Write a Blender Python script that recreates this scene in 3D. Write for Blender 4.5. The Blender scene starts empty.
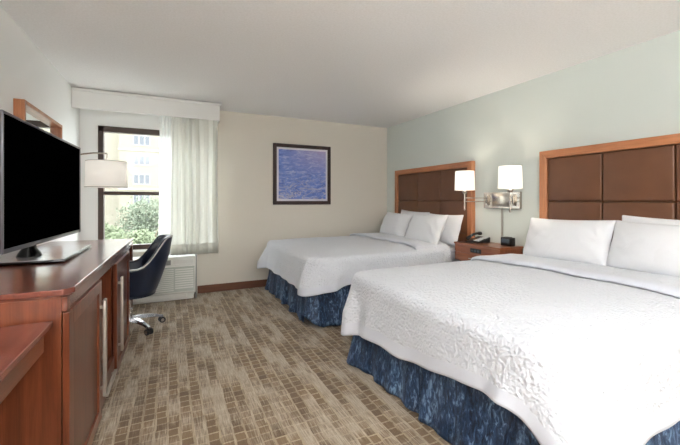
import bpy, bmesh, math, random
from mathutils import Vector, Matrix, noise
random.seed(7)
sc = bpy.context.scene
COL = sc.collection
PI = math.pi
R = math.radians

# ------------------------------------------------------------------ helpers
ORG = {}

def bm_new():
    return bmesh.new()

def box(bm, x0, x1, y0, y1, z0, z1, bev=0.0, seg=2, rot=None):
    """a box, bevelled; rot = (angle_z, centre) optional"""
    b = bmesh.new()
    bmesh.ops.create_cube(b, size=1)
    M = Matrix.Translation(((x0+x1)/2, (y0+y1)/2, (z0+z1)/2)) @ Matrix.Diagonal((x1-x0, y1-y0, z1-z0, 1))
    b.transform(M)
    if bev > 0:
        bmesh.ops.bevel(b, geom=b.edges[:], offset=bev, segments=seg, profile=0.5, affect='EDGES')
    merge(bm, b)

def merge(bm, b, M=None):
    if M is not None:
        b.transform(M)
    me = bpy.data.meshes.new('tmp')
    b.to_mesh(me); b.free()
    bm.from_mesh(me)
    bpy.data.meshes.remove(me)

def cyl(bm, p0, p1, r0, r1=None, n=20, caps=True):
    r1 = r0 if r1 is None else r1
    p0 = Vector(p0); p1 = Vector(p1)
    d = p1 - p0
    b = bmesh.new()
    bmesh.ops.create_cone(b, cap_ends=caps, segments=n, radius1=r0, radius2=r1, depth=d.length)
    q = d.to_track_quat('Z', 'Y')
    merge(bm, b, Matrix.Translation((p0+p1)/2) @ q.to_matrix().to_4x4())

def tube(bm, pts, r, n=10, closed=False):
    pts = [Vector(p) for p in pts]
    rings = []
    L = len(pts)
    up = Vector((0, 0, 1))
    for i, p in enumerate(pts):
        a = pts[i-1] if (i > 0 or closed) else p
        c = pts[(i+1) % L] if (i < L-1 or closed) else p
        t = (c - a).normalized()
        s = t.cross(up)
        if s.length < 1e-4:
            s = t.cross(Vector((1, 0, 0)))
        s.normalize(); w = s.cross(t).normalized()
        rr = r[i] if isinstance(r, (list, tuple)) else r
        rings.append([bm.verts.new(p + s*rr*math.cos(2*PI*k/n) + w*rr*math.sin(2*PI*k/n)) for k in range(n)])
    m = L if closed else L-1
    for i in range(m):
        A, B = rings[i], rings[(i+1) % L]
        for k in range(n):
            bm.faces.new((A[k], A[(k+1) % n], B[(k+1) % n], B[k]))
    if not closed:
        bm.faces.new(rings[0]); bm.faces.new(list(reversed(rings[-1])))

def lathe(bm, prof, c, n=32, capb=False, capt=False):
    """profile of (r, z) revolved about the vertical through c"""
    rings = []
    for r, z in prof:
        rings.append([bm.verts.new((c[0]+r*math.cos(2*PI*k/n), c[1]+r*math.sin(2*PI*k/n), c[2]+z)) for k in range(n)])
    for i in range(len(rings)-1):
        A, B = rings[i], rings[i+1]
        for k in range(n):
            bm.faces.new((A[k], A[(k+1) % n], B[(k+1) % n], B[k]))
    if capb: bm.faces.new(list(reversed(rings[0])))
    if capt: bm.faces.new(rings[-1])

def prism(bm, poly, z0, z1, bev=0.0):
    b = bmesh.new()
    lo = [b.verts.new((x, y, z0)) for x, y in poly]
    hi = [b.verts.new((x, y, z1)) for x, y in poly]
    n = len(poly)
    b.faces.new(list(reversed(lo))); b.faces.new(hi)
    for i in range(n):
        b.faces.new((lo[i], lo[(i+1) % n], hi[(i+1) % n], hi[i]))
    if bev > 0:
        bmesh.ops.bevel(b, geom=b.edges[:], offset=bev, segments=2, profile=0.5, affect='EDGES')
    merge(bm, b)

def grid(bm, rows):
    """rows of equally many points -> quads; returns vertex rows"""
    V = [[bm.verts.new(p) for p in r] for r in rows]
    for i in range(len(V)-1):
        for j in range(len(V[0])-1):
            bm.faces.new((V[i][j], V[i][j+1], V[i+1][j+1], V[i+1][j]))
    return V

def world_org(o):
    return ORG[o.name]

def obj(name, bm, mat, parent=None, smooth=None, solid=0.0, sub=0, origin=None, recalc=True):
    if recalc:
        bmesh.ops.recalc_face_normals(bm, faces=bm.faces[:])
    me = bpy.data.meshes.new(name)
    if parent is not None:
        org = world_org(parent)
    elif origin is not None:
        org = Vector(origin)
    else:
        xs = [v.co.x for v in bm.verts]; ys = [v.co.y for v in bm.verts]; zs = [v.co.z for v in bm.verts]
        org = Vector(((min(xs)+max(xs))/2, (min(ys)+max(ys))/2, min(zs)))
    bm.transform(Matrix.Translation(-org))
    bm.to_mesh(me); bm.free()
    for m in (mat if isinstance(mat, (list, tuple)) else [mat]):
        me.materials.append(m)
    o = bpy.data.objects.new(name, me)
    COL.objects.link(o)
    ORG[o.name] = org
    if parent is not None:
        o.parent = parent
    else:
        o.location = org
    if smooth is not None:
        for p in me.polygons: p.use_smooth = True
        if smooth < 179:
            try:
                me.set_sharp_from_angle(angle=R(smooth))
            except Exception:
                pass
    if solid:
        md = o.modifiers.new('solid', 'SOLIDIFY'); md.thickness = solid; md.offset = -1
    if sub:
        md = o.modifiers.new('sub', 'SUBSURF'); md.levels = sub; md.render_levels = sub
    return o

def thing(name, label, cat, loc, group=None):
    o = bpy.data.objects.new(name, None)
    o.empty_display_size = 0.1
    COL.objects.link(o)
    o.location = loc
    ORG[o.name] = Vector(loc)
    return tag(o, label, cat, group)

def tag(o, label, cat, group=None, kind=None):
    o['label'] = label; o['category'] = cat
    if group: o['group'] = group
    if kind: o['kind'] = kind
    return o

def struct(o):
    o['kind'] = 'structure'
    return o

def copy_tree(o, parent=None):
    c = o.copy(); COL.objects.link(c)
    if parent is not None:
        c.parent = parent
    for ch in [x for x in o.children]:
        copy_tree(ch, c)
    return c

# ------------------------------------------------------------------ materials
def S(r, g, b):
    f = lambda v: ((v/255+0.055)/1.055)**2.4 if v/255 > 0.04045 else v/255/12.92
    return (f(r), f(g), f(b), 1)

class NT:
    def __init__(s, name):
        s.m = bpy.data.materials.new(name); s.m.use_nodes = True
        s.t = s.m.node_tree; s.n = s.t.nodes; s.l = s.t.links
        s.b = s.n['Principled BSDF']; s.out = s.n['Material Output']
    def node(s, typ, **kw):
        n = s.n.new(typ)
        for k, v in kw.items():
            if k.startswith('in_'):
                continue
            setattr(n, k, v)
        return n
    def put(s, sock, v):
        if hasattr(v, 'links') or isinstance(v, bpy.types.NodeSocket):
            s.l.new(v, sock)
        else:
            sock.default_value = v
    def math(s, op, a, b=None, c=None, clamp=False):
        n = s.n.new('ShaderNodeMath'); n.operation = op; n.use_clamp = clamp
        s.put(n.inputs[0], a)
        if b is not None: s.put(n.inputs[1], b)
        if c is not None: s.put(n.inputs[2], c)
        return n.outputs[0]
    def coords(s, scale=(1, 1, 1), rot=(0, 0, 0), which='Object'):
        tc = s.n.new('ShaderNodeTexCoord'); mp = s.n.new('ShaderNodeMapping')
        mp.inputs['Scale'].default_value = scale; mp.inputs['Rotation'].default_value = rot
        s.l.new(tc.outputs[which], mp.inputs[0])
        return mp.outputs[0]
    def noise(s, vec, scale=5, detail=3, rough=0.5, dist=0.0):
        n = s.n.new('ShaderNodeTexNoise')
        n.inputs['Scale'].default_value = scale; n.inputs['Detail'].default_value = detail
        n.inputs['Roughness'].default_value = rough; n.inputs['Distortion'].default_value = dist
        s.l.new(vec, n.inputs['Vector'])
        return n.outputs['Fac']
    def ramp(s, fac, stops, interp='LINEAR'):
        n = s.n.new('ShaderNodeValToRGB'); n.color_ramp.interpolation = interp
        el = n.color_ramp.elements
        while len(el) < len(stops): el.new(0.5)
        for e, (p, c) in zip(el, stops):
            e.position = p; e.color = c
        s.l.new(fac, n.inputs[0])
        return n.outputs[0]
    def mix(s, fac, a, b, mode='MIX'):
        n = s.n.new('ShaderNodeMix'); n.data_type = 'RGBA'; n.blend_type = mode
        s.put(n.inputs['Factor'], fac)
        s.put(n.inputs[6], a); s.put(n.inputs[7], b)
        return n.outputs[2]
    def bump(s, h, strength=0.3, dist=0.01, normal=None):
        n = s.n.new('ShaderNodeBump')
        n.inputs['Strength'].default_value = strength; n.inputs['Distance'].default_value = dist
        s.l.new(h, n.inputs['Height'])
        if normal is not None: s.l.new(normal, n.inputs['Normal'])
        s.l.new(n.outputs[0], s.b.inputs['Normal'])
        return n.outputs[0]
    def set(s, **kw):
        for k, v in kw.items():
            s.put(s.b.inputs[k.replace('_', ' ')], v)

def plain(name, col, rough=0.5, metal=0.0, **kw):
    t = NT(name)
    t.set(Base_Color=col, Roughness=rough, Metallic=metal)
    for k, v in kw.items():
        t.b.inputs[k.replace('_', ' ')].default_value = v
    # slight procedural unevenness
    v = t.coords()
    f = t.noise(v, 30, 2)
    t.put(t.b.inputs['Roughness'], t.math('MULTIPLY_ADD', f, 0.08, max(0.0, rough-0.04)))
    return t.m

def paint(name, col, bump=0.12, scale=220, d=0.002):
    t = NT(name)
    v = t.coords()
    big = t.noise(v, 1.3, 2)
    c2 = tuple(x*0.96 for x in col[:3]) + (1,)
    t.set(Base_Color=t.mix(big, col, c2), Roughness=0.85)
    t.bump(t.noise(v, scale, 3), bump, d)
    return t.m

def wood(name, axis, c_dark, c_mid, c_light, rough=0.3, coat=0.3, figure=1.0):
    t = NT(name)
    sc_ = {'x': (1.2, 14, 14), 'y': (14, 1.2, 14), 'z': (14, 14, 1.2)}[axis]
    v = t.coords(scale=sc_)
    n1 = t.noise(v, 1.2, 5, 0.55, 1.2*figure)
    fine = {'x': (6, 260, 260), 'y': (260, 6, 260), 'z': (260, 260, 6)}[axis]
    n2 = t.noise(t.coords(scale=fine), 1.0, 3, 0.6)
    base = t.ramp(n1, [(0.25, c_dark), (0.5, c_mid), (0.75, c_light)])
    por = t.ramp(n2, [(0.35, (0.72, 0.68, 0.66, 1)), (0.55, (1, 1, 1, 1))])
    t.set(Base_Color=t.mix(0.6, base, por, 'MULTIPLY'), Roughness=rough, Coat_Weight=coat, Coat_Roughness=0.18)
    t.bump(n2, 0.05, 0.001)
    return t.m

M = {}
M['ceiling'] = None
def mk_ceiling():
    t = NT('popcorn_ceiling')
    v = t.coords()
    n1 = t.noise(v, 70, 4, 0.7)
    n2 = t.noise(v, 190, 3, 0.6)
    h = t.math('ADD', t.math('MULTIPLY', n1, 0.7), t.math('MULTIPLY', n2, 0.5))
    t.set(Base_Color=t.ramp(n1, [(0.35, S(242, 242, 241)), (0.62, S(250, 250, 250))]), Roughness=0.95)
    t.bump(h, 0.32, 0.010)
    return t.m
M['ceiling'] = mk_ceiling()
M['wall_white'] = paint('warm_white_wall_paint', S(243, 243, 241))
M['wall_beige'] = paint('beige_wall_paint', S(224, 218, 207))
M['wall_green'] = paint('pale_green_wall_paint', S(212, 219, 214))
M['trim_white'] = paint('white_trim_paint', S(242, 242, 240), 0.03)

CH = (S(88, 42, 25), S(115, 59, 36), S(138, 76, 48))
for a in 'xyz':
    M['cherry_'+a] = wood('cherry_wood_'+a, a, *CH, rough=0.28, coat=0.45)
    M['oak_'+a] = wood('honey_cherry_'+a, a, S(158, 98, 62), S(180, 118, 78), S(196, 134, 92), rough=0.38, coat=0.2)
for a in 'yz':
    M['stand_'+a] = wood('nightstand_wood_'+a, a, S(112, 60, 36), S(140, 80, 50), S(160, 98, 64), rough=0.3, coat=0.4)
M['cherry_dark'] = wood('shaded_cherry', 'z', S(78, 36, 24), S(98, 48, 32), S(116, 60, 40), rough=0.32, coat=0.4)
M['cherry_top'] = wood('cherry_top', 'y', S(92, 42, 30), S(118, 58, 42), S(138, 74, 54), rough=0.26, coat=0.7)
M['baseboard'] = wood('baseboard_wood', 'x', S(86, 50, 32), S(106, 64, 42), S(120, 75, 50), rough=0.5, coat=0.0)

def mk_carpet():
    t = NT('woven_block_carpet')
    tc = t.n.new('ShaderNodeTexCoord')
    sp = t.n.new('ShaderNodeSeparateXYZ'); t.l.new(tc.outputs['Object'], sp.inputs[0])
    wob = t.noise(t.coords(scale=(3, 3, 1)), 3, 2)
    X = t.math('ADD', t.math('DIVIDE', sp.outputs[0], 0.062), t.math('MULTIPLY', wob, 0.25))
    cx = t.math('FLOOR', X); fx = t.math('FRACT', X)
    wn = t.n.new('ShaderNodeTexWhiteNoise'); wn.noise_dimensions = '1D'; t.l.new(cx, wn.inputs['W'])
    Y = t.math('ADD', t.math('DIVIDE', sp.outputs[1], 0.062), t.math('MULTIPLY', wn.outputs['Value'], 0.35))
    fy = t.math('FRACT', Y); cy = t.math('FLOOR', Y)
    # per-cell value
    cb = t.n.new('ShaderNodeCombineXYZ'); t.l.new(cx, cb.inputs[0]); t.l.new(cy, cb.inputs[1])
    w2 = t.n.new('ShaderNodeTexWhiteNoise'); w2.noise_dimensions = '2D'; t.l.new(cb.outputs[0], w2.inputs[0])
    # long light streaks, one column at a time
    cb2 = t.n.new('ShaderNodeCombineXYZ'); t.l.new(t.math('MULTIPLY', cx, 0.61), cb2.inputs[0]); t.l.new(t.math('MULTIPLY', sp.outputs[1], 1.5), cb2.inputs[1])
    seg = t.noise(cb2.outputs[0], 1.35, 2, 0.55)
    fib = t.noise(t.coords(scale=(150, 9, 1)), 1.0, 3, 0.65)
    fine = t.noise(t.coords(scale=(420, 190, 1)), 1.0, 2, 0.6)
    big = t.noise(t.coords(scale=(2.6, .55, 1)), 1.6, 2, 0.5)
    sg = t.math('ADD', seg, t.math('ADD', t.math('MULTIPLY', t.math('SUBTRACT', fib, 0.5), 0.35), t.math('MULTIPLY', t.math('SUBTRACT', big, 0.5), 0.45)))
    streak = t.ramp(sg, [(0.44, (0, 0, 0, 1)), (0.62, (1, 1, 1, 1))])
    edge = t.math('MULTIPLY', t.math('SUBTRACT', fib, 0.5), 0.5)
    lx = t.math('GREATER_THAN', t.math('ADD', fx, edge), 0.80)
    ly = t.math('GREATER_THAN', t.math('ADD', fy, t.math('MULTIPLY', edge, 0.5)), 0.85)
    line = t.math('MAXIMUM', lx, ly)
    lstr = t.math('MULTIPLY_ADD', w2.outputs['Value'], 0.5, 0.38)
    brown = t.mix(w2.outputs['Value'], S(110, 86, 58), S(140, 113, 80))
    grid_ = t.mix(t.math('MULTIPLY', line, lstr), brown, S(196, 178, 150))
    light = t.mix(fib, S(158, 140, 116), S(222, 208, 188))
    st = t.math('MULTIPLY', streak, 0.88)
    colr = t.mix(st, grid_, light)
    colr = t.mix(1.0, colr, (0.88, 0.87, 0.85, 1), 'MULTIPLY')
    f3 = t.ramp(fine, [(0.3, (0.66, 0.66, 0.66, 1)), (0.7, (1.12, 1.12, 1.12, 1))])
    f4 = t.ramp(fib, [(0.3, (0.80, 0.79, 0.78, 1)), (0.7, (1.08, 1.08, 1.08, 1))])
    colr = t.mix(1.0, colr, f3, 'MULTIPLY'); colr = t.mix(1.0, colr, f4, 'MULTIPLY')
    t.set(Base_Color=colr, Roughness=0.95, Sheen_Weight=0.15)
    t.bump(t.math('ADD', fine, t.math('MULTIPLY', line, -0.4)), 0.5, 0.004)
    return t.m
M['carpet'] = mk_carpet()

def mk_fabric(name, col, kind):
    t = NT(name)
    v = t.coords()
    if kind == 'matelasse':
        dis = t.n.new('ShaderNodeTexNoise'); dis.inputs['Scale'].default_value = 14; dis.inputs['Detail'].default_value = 2
        t.l.new(v, dis.inputs['Vector'])
        mv = t.n.new('ShaderNodeVectorMath'); mv.operation = 'MULTIPLY_ADD'
        t.l.new(dis.outputs['Color'], mv.inputs[0]); mv.inputs[1].default_value = (0.05, 0.05, 0.05)
        t.l.new(v, mv.inputs[2])
        vo = t.n.new('ShaderNodeTexVoronoi'); vo.feature = 'SMOOTH_F1'; vo.inputs['Scale'].default_value = 62
        vo.inputs['Smoothness'].default_value = 0.6
        t.l.new(mv.outputs[0], vo.inputs['Vector'])
        h = t.math('ADD', vo.outputs['Distance'], t.math('MULTIPLY', t.noise(v, 60, 3), 0.8))
        t.bump(h, 0.8, 0.011)
    elif kind == 'sheet':
        h = t.noise(v, 9, 4, 0.55, 0.6)
        t.bump(h, 0.35, 0.02)
    elif kind == 'plain':
        t.bump(t.noise(v, 14, 3, 0.5), 0.25, 0.01)
    t.set(Base_Color=col, Roughness=0.9, Sheen_Weight=0.2)
    return t.m
M['comforter'] = mk_fabric('white_matelasse', S(214, 217, 224), 'matelasse')
M['hem'] = mk_fabric('white_hem_band', S(212, 215, 224), 'plain')
M['sheet'] = mk_fabric('white_sheet', S(220, 222, 226), 'sheet')
M['pillow'] = mk_fabric('white_pillowcase', S(226, 227, 230), 'sheet')
M['mattress'] = mk_fabric('mattress_ticking', S(200, 203, 212), 'plain')
M['drape'] = mk_fabric('offwhite_drape', S(232, 231, 224), 'none')

def mk_velvet():
    t = NT('crushed_blue_velvet')
    v = t.coords(scale=(1, 1, 0.38))
    n = t.noise(v, 46, 5, 0.68, 1.0)
    n2 = t.noise(v, 7, 2, 0.5)
    f = t.math('ADD', t.math('MULTIPLY', n, 0.72), t.math('MULTIPLY', n2, 0.28))
    c = t.ramp(f, [(0.38, S(10, 20, 40)), (0.51, S(38, 62, 94)), (0.64, S(128, 156, 184))])
    t.set(Base_Color=c, Roughness=0.55, Sheen_Weight=0.25, Sheen_Roughness=0.3)
    t.b.inputs['Sheen Tint'].default_value = S(90, 130, 190)
    t.bump(n, 0.5, 0.01)
    return t.m
M['velvet'] = mk_velvet()

def mk_leather(name, c1, c2, rough=0.36):
    t = NT(name)
    v = t.coords()
    n = t.noise(v, 6, 3)
    vo = t.n.new('ShaderNodeTexVoronoi'); vo.inputs['Scale'].default_value = 260; t.l.new(v, vo.inputs['Vector'])
    t.set(Base_Color=t.mix(n, c1, c2), Roughness=rough)
    t.bump(vo.outputs['Distance'], 0.15, 0.001)
    return t.m
M['leather_brown'] = mk_leather('brown_leather', S(90, 56, 36), S(112, 73, 48), 0.40)
M['leather_navy'] = mk_leather('navy_leather', S(20, 29, 48), S(26, 38, 60), 0.34)
M['piping'] = plain('pale_piping', S(196, 192, 186), 0.6)
M['chrome'] = plain('chrome', S(205, 205, 208), 0.26, 1.0)
M['nickel'] = plain('brushed_nickel', S(190, 182, 172), 0.24, 1.0)
M['satin'] = plain('satin_steel', S(186, 178, 168), 0.5, 0.7)
M['black'] = plain('black_plastic', S(16, 16, 18), 0.35)
M['black_gloss'] = plain('black_gloss', S(8, 8, 9), 0.15)
M['rubber'] = plain('black_rubber', S(28, 28, 30), 0.6)
def mk_screen():
    t = NT('tv_screen'); t.set(Base_Color=(0.0005, 0.0005, 0.0006, 1), Roughness=0.55)
    t.b.inputs['Specular IOR Level'].default_value = 0.0
    f = t.noise(t.coords(), 3, 1); t.put(t.b.inputs['Roughness'], t.math('MULTIPLY_ADD', f, 0.02, 0.55))
    return t.m
M['screen'] = mk_screen()
M['bronze'] = plain('dark_bronze_aluminium', S(66, 50, 42), 0.4)
M['grey_bezel'] = plain('grey_bezel', S(96, 94, 100), 0.35, 0.6)
M['stand_silver'] = plain('stand_silver', S(205, 206, 208), 0.2, 0.5)
M['ptac'] = plain('ptac_white', S(226, 227, 222), 0.5)
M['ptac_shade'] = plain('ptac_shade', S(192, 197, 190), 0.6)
M['ptac_grey'] = plain('ptac_grey', S(150, 152, 150), 0.5)
M['mat_white'] = plain('white_mat', S(226, 224, 232), 0.8)
M['frame_dark'] = wood('dark_walnut_frame', 'z', S(30, 14, 11), S(46, 22, 17), S(62, 32, 24), 0.5, 0.0)
M['conduit'] = plain('grey_cord_cover', S(168, 166, 158), 0.5, 0.3)
M['slot'] = plain('dark_slot', S(38, 36, 36), 0.5)
M['led'] = plain('dim_display', S(60, 74, 88), 0.3)
M['keypad'] = plain('silver_keypad', S(196, 198, 202), 0.4)
M['bark'] = plain('bark', S(110, 96, 80), 0.9)
M['asphalt'] = plain('pale_asphalt', S(150, 150, 146), 0.9)
M['asphalt_grey'] = M['asphalt']
M['window_white'] = plain('white_window_frame', S(136, 134, 130), 0.6)
M['ext_glass'] = plain('exterior_glass', S(74, 78, 84), 0.2)

def mk_facade():
    t = NT('cream_stucco')
    v = t.coords()
    t.set(Base_Color=t.mix(t.noise(v, 0.3, 3), S(124, 120, 106), S(119, 114, 99)), Roughness=0.9)
    t.bump(t.noise(v, 12, 3), 0.2, 0.02)
    return t.m
M['facade'] = mk_facade()
M['facade_pale'] = plain('pale_facade', S(128, 124, 112), 0.9)

def mk_leaf(name, c1, c2):
    t = NT(name)
    v = t.coords()
    t.set(Base_Color=t.mix(t.noise(v, 1.4, 3), c1, c2), Roughness=0.7)
    t.b.inputs['Transmission Weight'].default_value = 0.0
    return t.m
M['leaf'] = mk_leaf('pale_green_leaves', S(86, 98, 72), S(112, 120, 94))
M['leaf2'] = mk_leaf('grey_green_leaves', S(86, 98, 80), S(112, 120, 102))

def mk_glass():
    t = NT('window_glass')
    tr = t.node('ShaderNodeBsdfTransparent'); gl = t.node('ShaderNodeBsdfGlossy')
    gl.inputs['Roughness'].default_value = 0.02
    tr.inputs['Color'].default_value = (0.80, 0.815, 0.81, 1)
    mx = t.node('ShaderNodeMixShader'); mx.inputs[0].default_value = 0.018
    t.l.new(tr.outputs[0], mx.inputs[1]); t.l.new(gl.outputs[0], mx.inputs[2])
    t.l.new(mx.outputs[0], t.out.inputs[0])
    return t.m
M['glass'] = mk_glass()

def mk_mirror():
    t = NT('mirror_silver'); t.set(Base_Color=(0.86, 0.88, 0.87, 1), Metallic=1.0, Roughness=0.02)
    return t.m
M['mirror'] = mk_mirror()

def mk_sheer():
    t = NT('sheer_voile')
    tr = t.node('ShaderNodeBsdfTransparent'); df = t.node('ShaderNodeBsdfDiffuse'); tl = t.node('ShaderNodeBsdfTranslucent')
    for n in (df, tl): n.inputs['Color'].default_value = S(244, 245, 243)
    m1 = t.node('ShaderNodeMixShader'); m1.inputs[0].default_value = 0.55
    t.l.new(df.outputs[0], m1.inputs[1]); t.l.new(tl.outputs[0], m1.inputs[2])
    m2 = t.node('ShaderNodeMixShader')
    f = t.noise(t.coords(scale=(300, 300, 300)), 1, 1)
    t.l.new(t.math('MULTIPLY_ADD', f, 0.15, 0.62), m2.inputs[0])
    t.l.new(tr.outputs[0], m2.inputs[1]); t.l.new(m1.outputs[0], m2.inputs[2])
    t.l.new(m2.outputs[0], t.out.inputs[0])
    return t.m
M['sheer'] = mk_sheer()

def mk_drape():
    t = NT('drape_cloth')
    df = t.node('ShaderNodeBsdfDiffuse'); tl = t.node('ShaderNodeBsdfTranslucent')
    c = S(245, 245, 241)
    df.inputs['Color'].default_value = c; tl.inputs['Color'].default_value = c
    m1 = t.node('ShaderNodeMixShader')
    f = t.noise(t.coords(scale=(200, 200, 200)), 1, 1)
    t.l.new(t.math('MULTIPLY_ADD', f, 0.06, 0.48), m1.inputs[0])
    t.l.new(df.outputs[0], m1.inputs[1]); t.l.new(tl.outputs[0], m1.inputs[2])
    t.l.new(m1.outputs[0], t.out.inputs[0])
    return t.m
M['drape'] = mk_drape()

def mk_shade(name, col, strength):
    t = NT(name)
    v = t.coords(scale=(1, 1, 1))
    t.set(Base_Color=col, Roughness=0.8)
    t.b.inputs['Emission Color'].default_value = S(255, 246, 232)
    t.b.inputs['Emission Strength'].default_value = strength
    t.bump(t.noise(t.coords(scale=(300, 300, 300)), 1, 2), 0.15, 0.001)
    return t.m

EXPO = 1.0
M['shade_lit'] = mk_shade('lit_lamp_shade', S(240, 236, 228), 0.40)
M['shade_desk'] = mk_shade('linen_lamp_shade', S(240, 239, 236), 0.16)
M['shade_rim'] = plain('shade_rim', S(176, 172, 164), 0.7)

def mk_art():
    t = NT('blue_water_print')
    tc = t.n.new('ShaderNodeTexCoord'); sp = t.n.new('ShaderNodeSeparateXYZ'); t.l.new(tc.outputs['Generated'], sp.inputs[0])
    g = sp.outputs[2]
    v = t.coords(scale=(4, 1, 13), rot=(0, R(14), 0))
    n = t.noise(v, 2.0, 4, 0.7, 1.0)
    wa = t.noise(t.coords(scale=(2.2, 1, 3.4)), 2.6, 2, 0.55, 1.6)
    line = t.math('ABSOLUTE', t.math('SUBTRACT', wa, 0.5))
    lf = t.ramp(line, [(0.0, (1, 1, 1, 1)), (0.05, (0, 0, 0, 1))])
    low = t.ramp(g, [(0.0, (1, 1, 1, 1)), (0.62, (0.0, 0.0, 0.0, 1))])
    lf = t.math('MULTIPLY', lf, low)
    colr = t.ramp(n, [(0.3, S(58, 84, 168)), (0.5, S(98, 126, 202)), (0.68, S(178, 184, 220))])
    up = t.ramp(g, [(0.45, (0, 0, 0, 1)), (1.0, (1, 1, 1, 1))])
    rx = t.math('MULTIPLY', t.math('MULTIPLY', up, sp.outputs[0]), 0.65)
    colr = t.mix(rx, colr, S(200, 180, 204))
    colr = t.mix(t.math('MULTIPLY', lf, 0.8), colr, S(214, 202, 196))
    t.set(Base_Color=colr, Roughness=0.35)
    return t.m
M['art'] = mk_art()

# ------------------------------------------------------------------ room
XL, XR, YF, YB, H = -0.95, 3.27, 5.00, -4.6, 2.433
def slab(name, x0, x1, y0, y1, z0, z1, mat):
    b = bm_new(); box(b, x0, x1, y0, y1, z0, z1)
    return struct(obj(name, b, mat))
floor = bm_new(); box(floor, XL-.15, XR+.15, YB-.15, YF+.15, -0.1, 0)
struct(obj('floor', floor, M['carpet'], origin=(0, 0, 0)))
slab('ceiling', XL-.15, XR+.15, YB-.15, YF+.15, H, H+.1, M['ceiling'])
slab('wall_left', XL-.15, XL, YB, YF, 0, H, M['wall_white'])
slab('wall_right', XR, XR+.15, YB, YF, 0, H, M['wall_green'])
slab('wall_back', XL-.15, XR+.15, YB-.15, YB, 0, H, M['wall_white'])
# far wall with the window opening
WX0, WX1, WZ0, WZ1 = -0.77, 0.47, 0.62, 2.105
b = bm_new()
box(b, XL-.15, WX0, YF, YF+.15, 0, H); box(b, WX0, WX1, YF, YF+.15, WZ1, H)
nwhite = len(b.faces)
box(b, WX0, WX1, YF, YF+.15, 0, WZ0); box(b, WX1, XR+.15, YF, YF+.15, 0, H)
b.faces.ensure_lookup_table()
for f in b.faces[nwhite:]: f.material_index = 1
struct(obj('wall_far', b, [M['wall_white'], M['wall_beige']]))
# baseboards
b = bm_new(); box(b, 0.32, XR, YF-.014, YF, 0, .10, .003); struct(obj('baseboard_far', b, M['baseboard']))
b = bm_new(); box(b, XR-.014, XR, YB, YF-.014, 0, .10, .003); struct(obj('baseboard_right', b, wood('baseboard_wood_y', 'y', S(100, 60, 40), S(122, 76, 52), S(138, 88, 60), 0.5, 0)))
b = bm_new(); box(b, XL, XL+.014, YB, YF-.5, 0, .10, .003); struct(obj('baseboard_left', b, M['baseboard']))
# window
b = bm_new()
fy0, fy1 = YF-.012, YF+.07
fw = .058
box(b, WX0, WX0+fw, fy0, fy1, WZ0, WZ1, .004); box(b, WX1-fw, WX1, fy0, fy1, WZ0, WZ1, .004)
box(b, WX0, WX1, fy0, fy1, WZ1-fw-.01, WZ1, .004); box(b, WX0, WX1, fy0, fy1, WZ0, WZ0+fw, .004)
win = struct(obj('window_1', b, M['bronze']))
b = bm_new(); box(b, WX0+fw-.01, WX1-fw+.01, YF+.0, YF+.05, 1.285, 1.33, .004)
obj('meeting_rail', b, M['bronze'], win)
b = bm_new(); box(b, WX0+fw-.01, WX1-fw+.01, YF+.030, YF+.034, WZ0+fw-.01, 1.29); obj('lower_pane', b, M['glass'], win)
b = bm_new(); box(b, WX0+fw-.01, WX1-fw+.01, YF+.040, YF+.044, 1.325, WZ1-fw); obj('upper_pane', b, M['glass'], win)
b = bm_new(); box(b, WX0-.02, WX1+.02, YF-.05, YF+.0, WZ0-.03, WZ0-.004, .004); struct(obj('trim_1', b, M['trim_white']))

# ------------------------------------------------------------------ valance
t = thing('window_valance', 'white box valance across the window wall, at the ceiling', 'valance', (-.2, 4.8, 2.24))
b = bm_new(); VY = 4.63
box(b, XL+.002, .555, VY, VY+.022, 2.213, 2.400, .003); box(b, .533, .555, VY+.02, YF-.002, 2.213, 2.400, .003)
obj('fascia', b, M['trim_white'], t)
b = bm_new(); box(b, XL+.002, .575, VY-.018, YF-.002, 2.400, 2.424, .006); obj('top_moulding', b, M['trim_white'], t)

# ------------------------------------------------------------------ curtains
def curtain(name, x0, x1, y, z0, z1, nf, amp, mat, label, seed, solid=0.0, hem=True):
    rnd = random.Random(seed)
    ph = rnd.random()*6
    cols = nf*14; rows = 26
    def px(u, w):
        k = u*nf*2*PI + 0.9*math.sin(u*7+ph)
        a = amp*(0.75+0.35*math.sin(u*11+ph))*(0.7+0.3*w)
        xx = x0 + (x1-x0)*u + 0.25*amp*math.sin(2*k+1) + 0.006*math.sin(w*5+u*9)
        yy = y + a*math.sin(k) + 0.006*math.sin(w*4+u*13)
        return xx, yy
    t = thing(name, label, 'curtain', ((x0+x1)/2, y, z0))
    b = bm_new()
    grid(b, [[(*px(j/cols, i/rows), z1-(z1-z0)*i/rows) for j in range(cols+1)] for i in range(rows+1)])
    obj('cloth', b, mat, t, smooth=180, solid=solid)
    if hem:
        b = bm_new()
        def ph2(u, w, s):
            X_, Y_ = px(u, w); return X_, Y_-s
        rr = [0.93, 0.96, 1.0]
        grid(b, [[(*ph2(j/cols, w, .003), z1-(z1-z0)*w) for j in range(cols+1)] for w in rr])
        obj('hem', b, mat, t, smooth=180, solid=0.0015)
    return t
curtain('sheer_curtain', -.125, .33, 4.80, .545, 2.36, 9, .020, M['sheer'], 'thin see-through white sheer curtain over the window glass', 3, hem=False)
curtain('curtain', .005, .545, 4.715, .56, 2.36, 6, .034, M['drape'], 'opaque off-white pleated curtain bunched beside the window', 5, solid=.002)

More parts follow.
